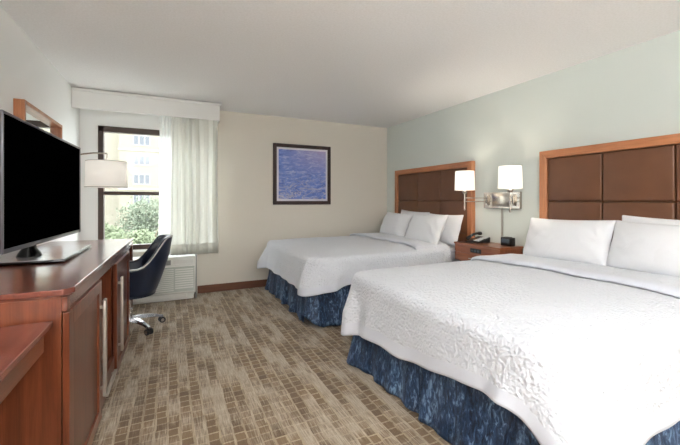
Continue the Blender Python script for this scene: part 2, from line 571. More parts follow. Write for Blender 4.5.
# ------------------------------------------------------------------ PTAC
t = thing('air_conditioner', 'white wall air conditioning unit under the window', 'air conditioner', (-.25, 4.85, 0))
px0, px1, pf = -.80, .285, 4.715
b = bm_new()
box(b, px0, px1, pf+.02, YF-.002, .08, .535, .012)
box(b, px0+.004, px1-.004, pf-.002, pf+.03, .095, .42, .010)
obj('cabinet', b, M['ptac'], t, smooth=30)
b = bm_new()
box(b, px0+.02, px1-.02, pf+.06, YF-.002, 0, .085, .006); box(b, px0+.0, px1-.10, pf+.03, pf+.07, .03, .085, .01); obj('base', b, M['ptac'], t)
b = bm_new(); box(b, px0+.045, px1-.02, pf-.0045, pf, .115, .415); obj('grille_shade_plate', b, M['ptac_shade'], t)  # flat darker plate painting the shade between the louvres
b = bm_new()
for k in range(12):
    z = .13+k*.023
    box(b, px0+.05, px1-.25, pf-.010, pf+.0, z, z+.012, .002)
obj('louvre', b, M['ptac'], t)
b = bm_new()
for k in range(9):
    z = .15+k*.028
    box(b, px1-.235, px1-.03, pf-.006, pf+.0, z, z+.018, .002)
obj('vent', b, M['ptac'], t)
b = bm_new(); box(b, px0+.03, px1-.28, pf+.010, pf+.022, .44, .50, .003)
obj('outlet_grille', b, M['ptac_grey'], t)
b = bm_new(); box(b, px1-.25, px1-.03, pf+.012, pf+.022, .455, .50, .003)
obj('control_door', b, M['ptac'], t)
b = bm_new(); box(b, px1, px1+.012, pf+.05, YF-.002, .0, .55, .003)
obj('side_gasket', b, M['ptac_grey'], t)

# ------------------------------------------------------------------ dresser
DX = -.325   # front edge of the top
t = thing('dresser', 'long cherry wood dresser with two doors, holding the television', 'dresser', (-.63, 2.60, 0))
dresser = t
topz = .878
poly = [(-.925, 1.690), (DX-.028, 1.690), (DX, 1.735), (DX, 3.69), (-.925, 3.69)]
def inset(p, d):
    xs = [q[0] for q in p]; ys = [q[1] for q in p]
    cx, cy = (min(xs)+max(xs))/2, (min(ys)+max(ys))/2
    hx, hy = (max(xs)-min(xs))/2, (max(ys)-min(ys))/2
    return [((x-cx)*(hx-d)/hx+cx, (y-cy)*(hy-d)/hy+cy) for x, y in p]
b = bm_new(); prism(b, poly, topz-.022, topz, .003); obj('top', b, M['cherry_top'], t)
b = bm_new(); prism(b, inset(poly, .012), topz-.034, topz-.022, .002); obj('edge_moulding', b, M['cherry_y'], t)
b = bm_new(); box(b, -.90, DX-.020, 1.745, 3.64, topz-.088, topz-.034, .001); obj('fascia', b, M['cherry_top'], t)
b = bm_new(); box(b, -.400, DX-.018, 1.708, 1.747, topz-.088, topz-.034, .001); obj('corner_block', b, M['cherry_z'], t)
bx0, bx1 = -.92, -.360
b = bm_new()
box(b, bx0, bx1-.001, 1.702, 1.727, 0, topz-.034, .001)
obj('side_panel', b, M['cherry_z'], t)
b = bm_new(); box(b, bx0, bx1, 3.535, 3.56, 0, topz-.088, .001); obj('side_panel', b, M['cherry_z'], t)
b = bm_new()
box(b, bx0, bx1-.005, 2.337, 2.352, 0, topz-.088); box(b, bx0, bx1-.005, 2.840, 2.860, 0, topz-.088)
box(b, bx0, bx0+.012, 1.72, 3.54, 0, topz-.088); box(b, bx0, bx1-.01, 1.72, 3.54, .03, .05)
box(b, bx0, bx1-.05, 2.330, 2.840, .17, .19); box(b, bx0, bx1-.05, 1.72, 3.54, 0, .03)
obj('carcass', b, M['cherry_z'], t)
b = bm_new(); box(b, bx0+.01, bx1-.03, 2.330, 2.840, .47, .49, .002); obj('shelf', b, M['cherry_y'], t)
def door(y0, y1, hy):
    z0, z1 = .025, topz-.094
    f0, f1 = bx1+.002, bx1+.024
    st = .062
    b = bm_new()
    box(b, f0, f1, y0, y0+st, z0, z1, .002); box(b, f0, f1, y1-st, y1, z0, z1, .002)
    box(b, f0, f1, y0+st, y1-st, z1-st, z1, .002); box(b, f0, f1, y0+st, y1-st, z0, z0+st, .002)
    d = obj('door', b, M['cherry_z'], t)
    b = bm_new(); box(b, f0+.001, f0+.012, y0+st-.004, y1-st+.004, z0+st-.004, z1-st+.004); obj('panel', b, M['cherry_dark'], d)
    b = bm_new()
    box(b, f1+.014, f1+.030, hy-.020, hy+.020, .165, .685, .004)
    box(b, f1-.002, f1+.016, hy-.006, hy+.006, .20, .215); box(b, f1-.002, f1+.016, hy-.006, hy+.006, .635, .65)
    obj('handle', b, M['satin'], d, smooth=30)
door(1.706, 2.335, 2.290)
door(2.855, 3.532, 2.925)
b = bm_new(); box(b, bx1-.012, bx1+.012, 2.335, 2.835, .03, .165, .002); dr = obj('drawer', b, M['cherry_y'], t)
b = bm_new(); box(b, bx1+.022, bx1+.040, 2.43, 2.76, .085, .107, .003)
box(b, bx1+.010, bx1+.026, 2.46, 2.472, .09, .10); box(b, bx1+.010, bx1+.026, 2.72, 2.732, .09, .10); obj('handle', b, M['satin'], dr, smooth=30)
t.rotation_euler.z = R(-1.2)

# lower console beside it (near)
t = thing('console_table', 'low cherry wood bench top abutting the near end of the dresser', 'table', (-.66, .95, 0))
b = bm_new(); prism(b, [(XL+.012, .30), (-.405, .30), (-.400, 1.680), (XL+.012, 1.680)], .742, .765, .003); obj('top', b, M['cherry_top'], t)
b = bm_new(); box(b, XL+.02, -.425, .32, 1.668, .655, .742, .002); obj('fascia', b, M['cherry_y'], t)
b = bm_new(); box(b, XL+.02, -.44, .33, .36, 0, .655, .002); obj('side_panel', b, M['cherry_z'], t)
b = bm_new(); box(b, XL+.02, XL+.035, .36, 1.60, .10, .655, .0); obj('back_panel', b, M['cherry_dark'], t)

# writing desk beyond
t = thing('desk', 'cherry wood writing desk between the dresser and the window', 'desk', (-.65, 4.15, 0))
b = bm_new(); box(b, XL+.012, -.375, 3.70, 4.60, .728, .757, .004); obj('top', b, M['cherry_top'], t)
b = bm_new(); box(b, XL+.03, -.41, 3.73, 4.57, .66, .728, .002); obj('apron', b, M['cherry_y'], t)
for (lx, ly) in ((-.40, 4.57), (-.90, 4.57), (-.40, 3.735), (-.90, 3.735)):
    b = bm_new(); box(b, lx-.025, lx+.02, ly-.022, ly+.022, 0, .728, .003); obj('leg', b, M['cherry_z'], t)

# ------------------------------------------------------------------ television
t = thing('television', 'black flat screen television facing the beds', 'television', (-.72, 2.55, topz+.002))
# panel frame local: p(u,v,w): u along the panel, w out towards the viewer
A = Vector((-.592, 1.80, 0)); B = Vector((-.548, 2.885, 0))
ux = (B-A).normalized(); nx = Vector((ux.y, -ux.x, 0))
Lp = (B-A).length
def tvbox(u0, u1, w0, w1, z0, z1, bev=.003):
    b = bmesh.new(); bmesh.ops.create_cube(b, size=1)
    b.transform(Matrix.Translation(((u0+u1)/2, (w0+w1)/2, (z0+z1)/2)) @ Matrix.Diagonal((u1-u0, w1-w0, z1-z0, 1)))
    if bev: bmesh.ops.bevel(b, geom=b.edges[:], offset=bev, segments=2, affect='EDGES', profile=.5)
    m = Matrix(((ux.x, nx.x, 0, A.x), (ux.y, nx.y, 0, A.y), (0, 0, 1, 0), (0, 0, 0, 1)))
    b.transform(m)
    return b
z0, z1 = 1.010, 1.572
b = bm_new(); merge(b, tvbox(0, Lp, -.045, 0, z0, z1, .005)); merge(b, tvbox(.15, Lp-.15, -.085, -.04, z0+.06, z1-.12, .015))
obj('housing', b, M['black'], t, smooth=30)
b = bm_new()
bw = .011
for (u0, u1, a, c) in ((0, bw, z0, z1), (Lp-bw, Lp, z0, z1), (bw, Lp-bw, z1-bw, z1), (bw, Lp-bw, z0, z0+.018)):
    merge(b, tvbox(u0, u1, -.002, .007, a, c, .002))
obj('bezel', b, M['grey_bezel'], t, smooth=30)
b = bm_new(); merge(b, tvbox(bw-.001, Lp-bw+.001, -.001, .003, z0+.017, z1-bw+.001, 0)); obj('screen', b, M['screen'], t)
b = bm_new(); pz = topz+.003
box(b, -.915, -.52, 2.40, 3.13, pz, pz+.016, .006); obj('stand_base', b, M['black_gloss'], t, smooth=30)
b = bm_new(); box(b, -.910, -.525, 2.406, 3.124, pz+.015, pz+.019, .001); obj('stand_plate', b, M['stand_silver'], t)
b = bm_new(); lathe(b, [(.060, 0), (.052, .02), (.032, .05), (.028, .16)], (-.735, 2.62, pz+.017), capt=True)
box(b, -.76, -.64, 2.52, 2.72, 1.05, 1.12, .02)
obj('stand_neck', b, M['black_gloss'], t, smooth=40)

# ------------------------------------------------------------------ mirror on left wall
t = thing('wall_mirror', 'wood framed mirror on the wall behind the television', 'mirror', (XL+.03, 3.55, 1.0))
my0, my1, mz0, mz1, mxt = 3.08, 4.01, 1.0, 1.905, XL+.062
b = bm_new(); fr = .028
box(b, XL+.001, mxt, my0, my0+fr, mz0, mz1, .003); box(b, XL+.001, mxt, my1-fr, my1, mz0, mz1, .003)
box(b, XL+.001, mxt, my0+fr, my1-fr, mz1-fr, mz1, .003); box(b, XL+.001, mxt, my0+fr, my1-fr, mz0, mz0+fr, .003)
obj('frame', b, M['oak_z'], t)
b = bm_new(); box(b, XL+.003, XL+.02, my0+.01, my1-.01, mz0+.01, mz1-.01); obj('mirror_glass', b, M['mirror'], t)

# ------------------------------------------------------------------ desk wall lamp
def drum(bm, c, r0, r1, h, n=48):
    lathe(bm, [(r0, 0), (r1, h)], c, n)
t = thing('desk_lamp', 'large white drum shade lamp on a curved arm before the window', 'lamp', (XL+.02, 4.12, 1.5))
lc = Vector((-.545, 3.99, 1.345))
b = bm_new(); drum(b, lc, .172, .164, .245); sh = obj('lamp_shade', b, M['shade_desk'], t, smooth=180, solid=.003)
b = bm_new()
for zz, rr in ((0.002, .172), (.243, .164)):
    b = bm_new(); tube(b, [(lc.x+rr*math.cos(a*2*PI/48), lc.y+rr*math.sin(a*2*PI/48), lc.z+zz) for a in range(48)], .0032, 6, closed=True); obj('rim', b, M['shade_rim'], sh, smooth=180)
b = bm_new()
pts = [Vector((XL+.02, 4.12, 1.60))]
for k in range(13):
    a = k/12
    pts.append(Vector((XL+.03+(lc.x-XL-.03)*a, 4.12+(lc.y-4.12)*a, 1.615+.055*math.sin(a*PI*0.62))))
tube(b, pts, .0075, 10); cyl(b, (lc.x, lc.y, 1.672), (lc.x, lc.y, lc.z+.16), .006)
cyl(b, (lc.x, lc.y, lc.z+.245), (lc.x, lc.y, lc.z+.262), .014)
obj('arm', b, M['nickel'], t, smooth=60)
b = bm_new(); box(b, XL+.001, XL+.022, 4.06, 4.18, 1.54, 1.68, .004); obj('backplate', b, M['nickel'], t)
b = bm_new(); lathe(b, [(.012, 0), (.030, .03), (.034, .06), (.018, .10)], (lc.x, lc.y, lc.z+.06), 20, True, True); obj('bulb', b, M['shade_lit'], t, smooth=60)
DESK_LAMP = lc

# ------------------------------------------------------------------ office chair
def make_chair(cx, cy, rz):
    t = thing('office_chair', 'navy upholstered swivel chair with pale piping and chrome base', 'chair', (0, 0, 0))
    # built facing -X about the origin
    N = 44
    def plan(s):     # s in [-1,1] -> (x,y) unit outline
        if abs(s) > 0.52:
            k = (abs(s)-0.52)/0.48
            return (0.02-0.30*k, (0.285-0.015*k)*(1 if s > 0 else -1))
        a = s/0.52*PI/2
        return (0.02+0.255*math.cos(a)**0.85, 0.285*math.sin(a))
    def rim(s):
        k = min(1, max(0, (0.50-abs(s))/0.30))
        k = k*k*(3-2*k)
        return .600 + .265*k - .012*(abs(s) > .95)
    zb = .345
    rows = []
    NV = 12
    for i in range(NV+1):
        v = i/NV
        r = []
        for j in range(N+1):
            s = -1+2*j/N
            x, y = plan(s)
            zt = rim(s); z = zb+(zt-zb)*v
            h = (z-zb)/.52
            fl = .80+.22*min(1, h*1.6)**.8
            back = max(0, math.cos(max(-1, min(1, s/0.55))*PI/2))
            r.append((x*fl + back*(.09*h), y*fl, z))
        rows.append(r)
    b = bm_new(); grid(b, rows)
    obj('shell', b, M['leather_navy'], t, smooth=180, solid=.035)
    bb = t.children[-1].modifiers['solid']; bb.offset = 1 if False else -1
    b = bm_new(); tube(b, [Vector(p)+Vector((0, 0, .002)) for p in rows[-1]], .0055, 8)
    tube(b, [(p[0], p[1], p[2]) for p in [r[0] for r in rows]], .004, 6); tube(b, [(p[0], p[1], p[2]) for p in [r[-1] for r in rows]], .004, 6)
    obj('piping', b, M['piping'], t, smooth=180)
    # seat pan + cushion
    b = bm_new()
    out = [plan(-1+2*j/N) for j in range(N+1)]
    prism(b, [(x*.80, y*.80) for x, y in out], zb-.012, zb+.03, .006); obj('seat_pan', b, M['leather_navy'], t, smooth=40)
    b = bm_new()
    prism(b, [(x*.80-.0, y*.80) for x, y in out], zb+.03, .46, .02); obj('seat', b, M['leather_navy'], t, smooth=50)
    # inner back pad
    b = bm_new()
    lo = []
    for i in range(9):
        v = i/8; r = []
        for j in range(21):
            s = -.40+.80*j/20
            x, y = plan(s); z = .44+(rim(s)-.03-.44)*v; h = (z-zb)/.52
            fl = .80+.22*min(1, h*1.6)**.8
            back = max(0, math.cos(s/0.55*PI/2))
            e = .035+.03*math.sin(PI*j/20)**.5*math.sin(PI*min(1, v*.9+.1))**.5
            X_, Y_ = x*fl+back*.09*h, y*fl
            q = Vector((X_, Y_, 0)); l = q.length
            q *= (l-e)/l
            r.append((q.x, q.y, z))
        lo.append(r)
    grid(b, lo); obj('back_cushion', b, M['leather_navy'], t, smooth=180, solid=.01)
    # column and base
    b = bm_new(); cyl(b, (0, 0, .10), (0, 0, .20), .030); cyl(b, (0, 0, .19), (0, 0, .335), .017)
    obj('gas_column', b, M['chrome'], t, smooth=40)
    b = bm_new(); box(b, -.10, .10, -.06, .06, .305, .335, .008); obj('seat_plate', b, M['black'], t)
    for k in range(5):
        a = R(-61+72*k)
        d = Vector((math.cos(a), math.sin(a), 0)); n = Vector((-d.y, d.x, 0))
        b = bm_new()
        prof = [(.0, .030, .115, .085), (.10, .024, .120, .088), (.20, .019, .105, .078), (.285, .015, .078, .058), (.30, .012, .074, .060)]
        rings = []
        for (rr, w, zt, zl) in prof:
            c = d*rr
            rings.append([b.verts.new(c+n*w+Vector((0, 0, zl))), b.verts.new(c+n*w*.7+Vector((0, 0, zt))), b.verts.new(c-n*w*.7+Vector((0, 0, zt))), b.verts.new(c-n*w+Vector((0, 0, zl)))])
        for i in range(len(rings)-1):
            for q in range(4):
                b.faces.new((rings[i][q], rings[i][(q+1) % 4], rings[i+1][(q+1) % 4], rings[i+1][q]))
        b.faces.new(rings[0]); b.faces.new(rings[-1])
        obj('base_arm', b, M['chrome'], t)
        c = d*.288
        b = bm_new()
        cyl(b, c+n*.010+Vector((0, 0, .028)), c+n*.026+Vector((0, 0, .028)), .028, n=20)
        cyl(b, c-n*.026+Vector((0, 0, .028)), c-n*.010+Vector((0, 0, .028)), .028, n=20)
        cyl(b, c+n*.011+Vector((0, 0, .028)), c-n*.011+Vector((0, 0, .028)), .012, n=12)
        cw = obj('caster', b, M['rubber'], t, smooth=40)
        b = bm_new()
        for k2 in (-1, 1):
            cyl(b, c+n*.0262*k2+Vector((0, 0, .028)), c+n*.028*k2+Vector((0, 0, .028)), .017, n=16)
        cyl(b, c+Vector((0, 0, .045)), c+Vector((0, 0, .066)), .008, n=12)
        obj('hub_cap', b, M['chrome'], cw, smooth=40)
    t.location = (cx, cy, 0.001); t.rotation_euler.z = rz
    return t
make_chair(-.35, 3.88, R(8))

# ------------------------------------------------------------------ picture on far wall
t = thing('framed_picture', 'square blue water print in a dark frame on the far wall', 'picture', (1.78, YF-.02, 1.15))
ax0, ax1, az0, az1 = 1.325, 2.225, 1.160, 2.045
b = bm_new(); fr = .052; y0, y1 = YF-.032, YF-.001
box(b, ax0, ax0+fr, y0, y1, az0, az1, .006); box(b, ax1-fr, ax1, y0, y1, az0, az1, .006)
box(b, ax0+fr-.002, ax1-fr+.002, y0, y1, az1-fr, az1, .006); box(b, ax0+fr-.002, ax1-fr+.002, y0, y1, az0, az0+fr, .006)
obj('frame', b, M['frame_dark'], t)
b = bm_new(); box(b, ax0+fr-.01, ax1-fr+.01, YF-.020, YF-.012, az0+fr-.01, az1-fr+.01); obj('mat', b, M['mat_white'], t)
b = bm_new(); box(b, ax0+fr+.030, ax1-fr-.030, YF-.023, YF-.019, az0+fr+.030, az1-fr-.030); obj('print', b, M['art'], t)

# ------------------------------------------------------------------ headboards
def headboard(y0, y1, label):
    t = thing('headboard', label, 'headboard', (XR-.03, (y0+y1)/2, .45), 'headboards')
    zt = 1.69; zl = .45; fr = .070; x0, x1 = XR-.062, XR-.001
    b = bm_new()
    # mitred frame: three prisms in the wall plane
    def pr(poly):
        bb = bmesh.new()
        f = [bb.verts.new((x0, y, z)) for y, z in poly]; k = [bb.verts.new((x1, y, z)) for y, z in poly]
        n = len(poly); bb.faces.new(f); bb.faces.new(list(reversed(k)))
        for i in range(n): bb.faces.new((f[i], k[i], k[(i+1) % n], f[(i+1) % n]))
        bmesh.ops.recalc_face_normals(bb, faces=bb.faces[:])
        bmesh.ops.bevel(bb, geom=bb.edges[:], offset=.003, segments=1, affect='EDGES', profile=.5)
        return bb
    merge(b, pr([(y0, zl), (y0+fr, zl), (y0+fr, zt-fr), (y0, zt)])); obj('frame_side', b, M['oak_z'], t)
    b = bm_new(); merge(b, pr([(y1, zl), (y1, zt), (y1-fr, zt-fr), (y1-fr, zl)])); obj('frame_side', b, M['oak_z'], t)
    b = bm_new(); merge(b, pr([(y0, zt), (y0+fr, zt-fr), (y1-fr, zt-fr), (y1, zt)])); obj('frame_top', b, M['oak_y'], t)
    ya, yb = y0+fr+.004, y1-fr-.004
    w = (yb-ya)/3
    b = bm_new(); box(b, XR-.022, XR-.002, y0+fr-.01, y1-fr+.01, zl, zt-fr+.01); obj('backing', b, M['leather_brown'], t)
    for k in range(3):
        for (za, zc) in ((zl, .818), (.822, 1.208), (1.214, zt-fr-.004)):
            b = bm_new()
            g = .0035
            box(b, XR-.050, XR-.020, ya+k*w+g, ya+(k+1)*w-g, za+g*.5, zc-g*.5, .013, 4)
            obj('panel', b, M['leather_brown'], t, smooth=60)
    return t
headboard(3.10, 4.69, 'brown leather panelled headboard behind the bed nearer the picture')
headboard(.69, 2.25, 'brown leather panelled headboard behind the bed in front')

# ------------------------------------------------------------------ beds
def fbm(x, y, z, s, o=3):
    return noise.fractal(Vector((x*s, y*s, z*s)), 1.0, 2.0, o)

def perimeter(x0, x1, y0, y1, r, nside=70, nfoot=80, nc=18):
    """open path: near side from the head to the foot, round the foot, back to the head. returns (x,y,nx,ny,cornerness)"""
    P = []
    for i in range(nside):
        k = i/nside; x = x1+(x0+r-x1)*k
        P.append((x, y0, 0, -1))
    for i in range(nc):
        a = PI/2*i/nc
        P.append((x0+r-r*math.sin(a), y0+r-r*math.cos(a), -math.sin(a), -math.cos(a)))
    for i in range(nfoot):
        k = i/nfoot; P.append((x0, y0+r+(y1-y0-2*r)*k, -1, 0))
    for i in range(nc):
        a = PI/2*i/nc
        P.append((x0+r-r*math.cos(a), y1-r+r*math.sin(a), -math.cos(a), math.sin(a)))
    for i in range(nside+1):
        k = i/nside; P.append((x0+r+(x1-x0-r)*k, y1, 0, 1))
    # cornerness from distance to the two foot corners
    out = []
    for (x, y, a, c) in P:
        d = min(math.hypot(x-x0, y-y0), math.hypot(x-x0, y-y1))
        out.append((x, y, a, c, math.exp(-(d/.20)**2)))
    return out

def bed(y0, y1, seed, label, hemf, hem_side, foot_x, skirt_col, notch, label_c):
    x1 = XR-.065
    x0 = foot_x
    yc = (y0+y1)/2
    t = thing('bed', label, 'bed', ((x0+x1)/2, yc, 0))
    b = bm_new(); box(b, x0+.02, x1, y0+.015, y1-.015, .14, .40, .03, 3); obj('box_spring', b, M['mattress'], t, smooth=40)
    b = bm_new(); box(b, x0+.10, x1-.10, y0+.12, y1-.12, 0, .14, .005); obj('bed_base', b, M['slot'], t)
    b = bm_new(); box(b, x0+.01, x1, y0+.01, y1-.01, .40, .655, .05, 4); obj('mattress', b, M['mattress'], t, smooth=50)
    # skirt
    P = perimeter(x0+.0, x1-.05, y0+.0, y1-.0, .05)
    rows = []
    NZ = 12
    ln = 0; prev = None; arc = []
    for p in P:
        if prev: ln += math.hypot(p[0]-prev[0], p[1]-prev[1])
        prev = p; arc.append(ln)
    for i in range(NZ+1):
        v = i/NZ; r = []
        s_c = (x1-.05)-x0+.03
        for p, s in zip(P, arc):
            x, y, nx_, ny_, c = p
            zlow = .012
            if notch:   # pleats parted at the near foot corner
                dc = math.hypot(x-x0, y-y0)
                zlow += .105*math.exp(-((s-s_c)/.055)**2)
            w = v**1.3
            wav = .011*math.sin(s*17+seed)+.008*math.sin(s*41+2*seed)
            if notch: wav += .022*math.sin(s*23+1)*max(0, 1-abs(x-x0-.1)/.6)
            pl = .035*math.exp(-((y-yc)/.03)**2)*(-1 if abs(nx_) > .9 else 0)
            o = .006+w*(.03+.045*c)+w*wav+w*pl
            z = .42+(zlow-.42)*v
            o += .006*fbm(s*3, z*1.5, seed, 4)
            r.append((x+nx_*o, y+ny_*o, z))
        rows.append(r)
    b = bm_new(); grid(b, rows); obj('bed_skirt', b, M['velvet'], t, smooth=180, solid=.004)
    # fitted sheet visible near the head
    b = bm_new(); box(b, x0+.5, x1-.005, y0+.004, y1-.004, .60, .672, .045, 4); obj('fitted_sheet', b, M['sheet'], t, smooth=60)
    # ---- comforter
    cx1 = x1-.40
    zt = .705
    r_in = .12
    P = perimeter(x0-.015, cx1, y0-.02, y1+.02, r_in)
    arc = []; ln = 0; prev = None
    for p in P:
        if prev: ln += math.hypot(p[0]-prev[0], p[1]-prev[1])
        prev = p; arc.append(ln)
    hw = (y1-y0)/2
    re = .075
    rows = []
    ts = [0, .15, .3, .45, .6, .72, .82, .9, .96, 1.0]
    def top_z(x, y):
        ex = min(1, (x-x0+.02)/.35); ey = min(1, min(y-y0+.02, y1+.02-y)/.30)
        ex = max(0, ex); ey = max(0, ey)
        d = (1-(1-ex)**2)*(1-(1-ey)**2)
        return zt-.030*(1-d)+.009*fbm(x, y, seed, 2.2, 3)*d + .004*fbm(x, y, seed, 7, 2)
    for k in ts:
        r = []
        for p in P:
            x, y = p[0], p[1]
            cxp = max(x, min(cx1, x0+hw)); px_ = cxp+(x-cxp)*k; py_ = yc+(y-yc)*k
            r.append((px_, py_, top_z(px_, py_)))
        rows.append(r)
    NH = 26
    hemrows = []
    for i in range(1, NH+1):
        v = i/NH; r = []
        for p, s in zip(P, arc):
            x, y, nx_, ny_, c = p
            ze = top_z(x, y)
            far = (y > yc)
            if abs(nx_) > .5:
                kk = (y-y0)/(y1-y0); zh = hemf(kk)
            else:
                zh = hem_side(x, far)
            # blend at corner
            wgt = abs(nx_)**2
            zh = wgt*hemf(max(0, min(1, (y-y0)/(y1-y0)))) + (1-wgt)*hem_side(x, far)
            L = ze-zh + .05*c
            tt = v*L
            q = min(tt, re*PI/2)/re
            o = re*math.sin(q)*.75; dz = re*(1-math.cos(q))
            ex = max(0, tt-re*PI/2)
            dz += ex
            o += ex*.09
            g = min(1, ex/.20)
            headfade = min(1, max(0, (cx1-x)/.5))
            if abs(ny_) > .9 and far: o_f = .5
            else: o_f = 1
            wav = .013*math.sin(s*9.2+seed*2)+.009*math.sin(s*21+seed)+.014*fbm(s*2.3, seed, 0, 1, 2)
            o += g*wav*(.5+.5*headfade)*o_f*(1 if notch else .62)
            o += c*g*(.055+.045*math.sin(s*30+seed)+(.07 if (notch and far) else 0))
            o = o if not (abs(ny_) > .9 and headfade < .6) else min(o, .05)
            r.append((x+nx_*o, min(y+ny_*o, YF-.03), ze-dz))
        rows.append(r)
    b = bm_new(); V = grid(b, rows)
    b.verts.ensure_lookup_table()
    nr = len(rows)
    # material 1 = flat border band along the hem
    ncol = len(P)-1
    b.faces.ensure_lookup_table()
    for fi, f in enumerate(b.faces):
        rr = fi//ncol
        if rr >= nr-1-5: f.material_index = 1
    bmesh.ops.remove_doubles(b, verts=b.verts[:], dist=.0004)
    com = obj('comforter', b, [M['comforter'], M['hem']], None, smooth=180, solid=.016, origin=((x0+cx1)/2, yc, .3))
    tag(com, label_c, 'comforter')
    # turned-back end over the comforter
    b = bm_new(); rr = []
    fx = cx1-.36
    NX = 16
    for i in range(NX+1):
        u = i/NX
        r = []
        for j in range(71):
            v = -1+2*j/70
            wide = hw+.028
            y = yc+v*(wide)
            x = fx+(cx1+.12-fx)*u+.006*math.sin(j*.35+seed)+.010*fbm(y, 0, seed, 2)
            z = top_z(min(x, cx1), max(y0, min(y1, y)))+.030+.006*math.sin(PI*min(1, u*3))
            if i == 0: z -= .022; x += .006
            if i == 1: x -= .018; z -= .004
            e = abs(v)
            if e > .93: z -= ((e-.93)/.07)**2*.055
            r.append((x, y, z))
        # hang down the sides
        def side(sgn, base):
            return [(base[0], base[1]+sgn*(.015+.004*k), base[2]-.05*k) for k in range(1, 4)]
        L_ = list(reversed(side(-1, r[0]))); R_ = side(1, r[-1])
        rr.append(L_+r+R_)
    grid(b, rr); 
    b.faces.ensure_lookup_table()
    for fi, f in enumerate(b.faces):
        if fi//76 < 4: f.material_index = 1
    obj('turned_back_end', b, [M['comforter'], M['hem']], com, smooth=180, solid=.012)
    return t

hem_near_f = lambda k: .425-.16*min(1, k/.55)-.03*max(0, (k-.7)/.3)-.04*max(0, (.08-k)/.08)
hem_near_s = lambda x, far: (.30 if far else .23+.08*math.exp(-((x-1.2)/.25)**2)*0)
bed(.84, 2.38, 1.3, 'queen bed with blue velvet skirt, the nearer of the two beds', hem_near_f, hem_near_s, 1.28, None, False,
    'white textured comforter spread over the nearer bed')
hem_far_f = lambda k: .33-.03*math.sin(k*PI)-.02*max(0, (k-.8)/.2)
hem_far_s = lambda x, far: (.40 if far else .36-.02*math.exp(-((x-1.3)/.2)**2))
bed(3.17, 4.79, 4.1, 'queen bed with dark blue skirt by the wall with the picture', hem_far_f, hem_far_s, 1.235, None, True,
    'white comforter spread over the bed beside the picture wall')

# ------------------------------------------------------------------ pillows
def pillow_mesh(seed, w=.70, h=.44, T=.10, n=34, m=24):
    b = bm_new()
    sides = []
    for sg in (1, -1):
        rows = []
        for i in range(m+1):
            v = -1+2*i/m; r = []
            for j in range(n+1):
                u = -1+2*j/n
                th = max(0, (1-abs(u)**2.6))**.55*max(0, (1-abs(v)**2.6))**.55
                pin = 1-.03*(1-abs(v)**2)*abs(u)**3
                pin2 = 1-.07*(1-abs(u)**2)*abs(v)**3
                x = u*w/2*pin; y = v*h/2*pin2
                wr = .010*fbm(x, y, seed+sg, 5, 3)*(0.3+th)+.006*math.sin(14*u+9*v+seed)*math.exp(-((abs(u)-.8)/.2)**2)*th**.3
                r.append((x, y, sg*(T*th+.002)+wr*(1 if sg > 0 else -1)+.012*fbm(x, y, seed, 2, 2)))
            rows.append(r)
        sides.append(grid(b, rows))
    A_, B_ = sides
    nr, nc = len(A_), len(A_[0])
    ring = lambda V: [V[0][j] for j in range(nc)]+[V[i][nc-1] for i in range(1, nr)]+[V[nr-1][j] for j in range(nc-2, -1, -1)]+[V[i][0] for i in range(nr-2, 0, -1)]
    a, c = ring(A_), ring(B_)
    for k in range(len(a)):
        b.faces.new((a[k], a[(k+1) % len(a)], c[(k+1) % len(a)], c[k]))
    return b

def pillow(x, y, z, lean, yaw, roll, seed, label, grp, w=.70, h=.44, T=.095):
    b = pillow_mesh(seed, w, h, T)
    # local: width along x, height along y, thickness z -> stand it up facing -X
    b.transform(Matrix(((0, 0, -1, 0), (-1, 0, 0, 0), (0, 1, 0, 0), (0, 0, 0, 1))))
    b.transform(Matrix.Translation((0, 0, h/2)))
    b.transform(Matrix.Rotation(R(roll), 4, 'X'))
    b.transform(Matrix.Rotation(R(lean), 4, 'Y'))
    b.transform(Matrix.Rotation(R(yaw), 4, 'Z'))
    b.transform(Matrix.Translation((x, y, z)))
    o = obj('pillow', b, M['pillow'], None, smooth=180, sub=1)
    tag(o, label, 'pillow', grp)
    return o
g1 = 'pillows on the nearer bed'; g2 = 'pillows on the farther bed'
pillow(2.92, 1.86, .700, 20, 1, -1, 1.1, 'white front pillow beside the nightstand on the nearer bed', g1, h=.39, w=.70, T=.10)
pillow(2.92, 1.175, .700, 20, -2, 1, 2.2, 'white front pillow on the nearer bed, right of the one beside the nightstand', g1, h=.39, w=.74, T=.10)
pillow(3.10, 1.195, .69, 8, 0, 1.5, 3.3, 'white pillow peeking out behind the front pillow at the right edge of the photo', g1, T=.045, h=.415)
pillow(2.88, 4.33, .685, 24, -2, 1, 4.4, 'white front pillow nearest the picture wall', g2, h=.39, w=.66, T=.08)
pillow(2.76, 3.53, .685, 27, -4, -1, 5.5, 'white front pillow nearest the nightstand on the farther bed', g2, h=.41, w=.70, T=.08)
pillow(3.00, 3.44, .68, 18, 0, 0, 6.6, 'white rear pillow nearest the nightstand on the farther bed', g2, T=.06, h=.39, w=.62)
pillow(3.09, 4.12, .68, 9, 0, 2, 7.7, 'white rear pillow nearest the picture wall on the farther bed, only its corner showing', g2, T=.05, h=.40, w=.66)

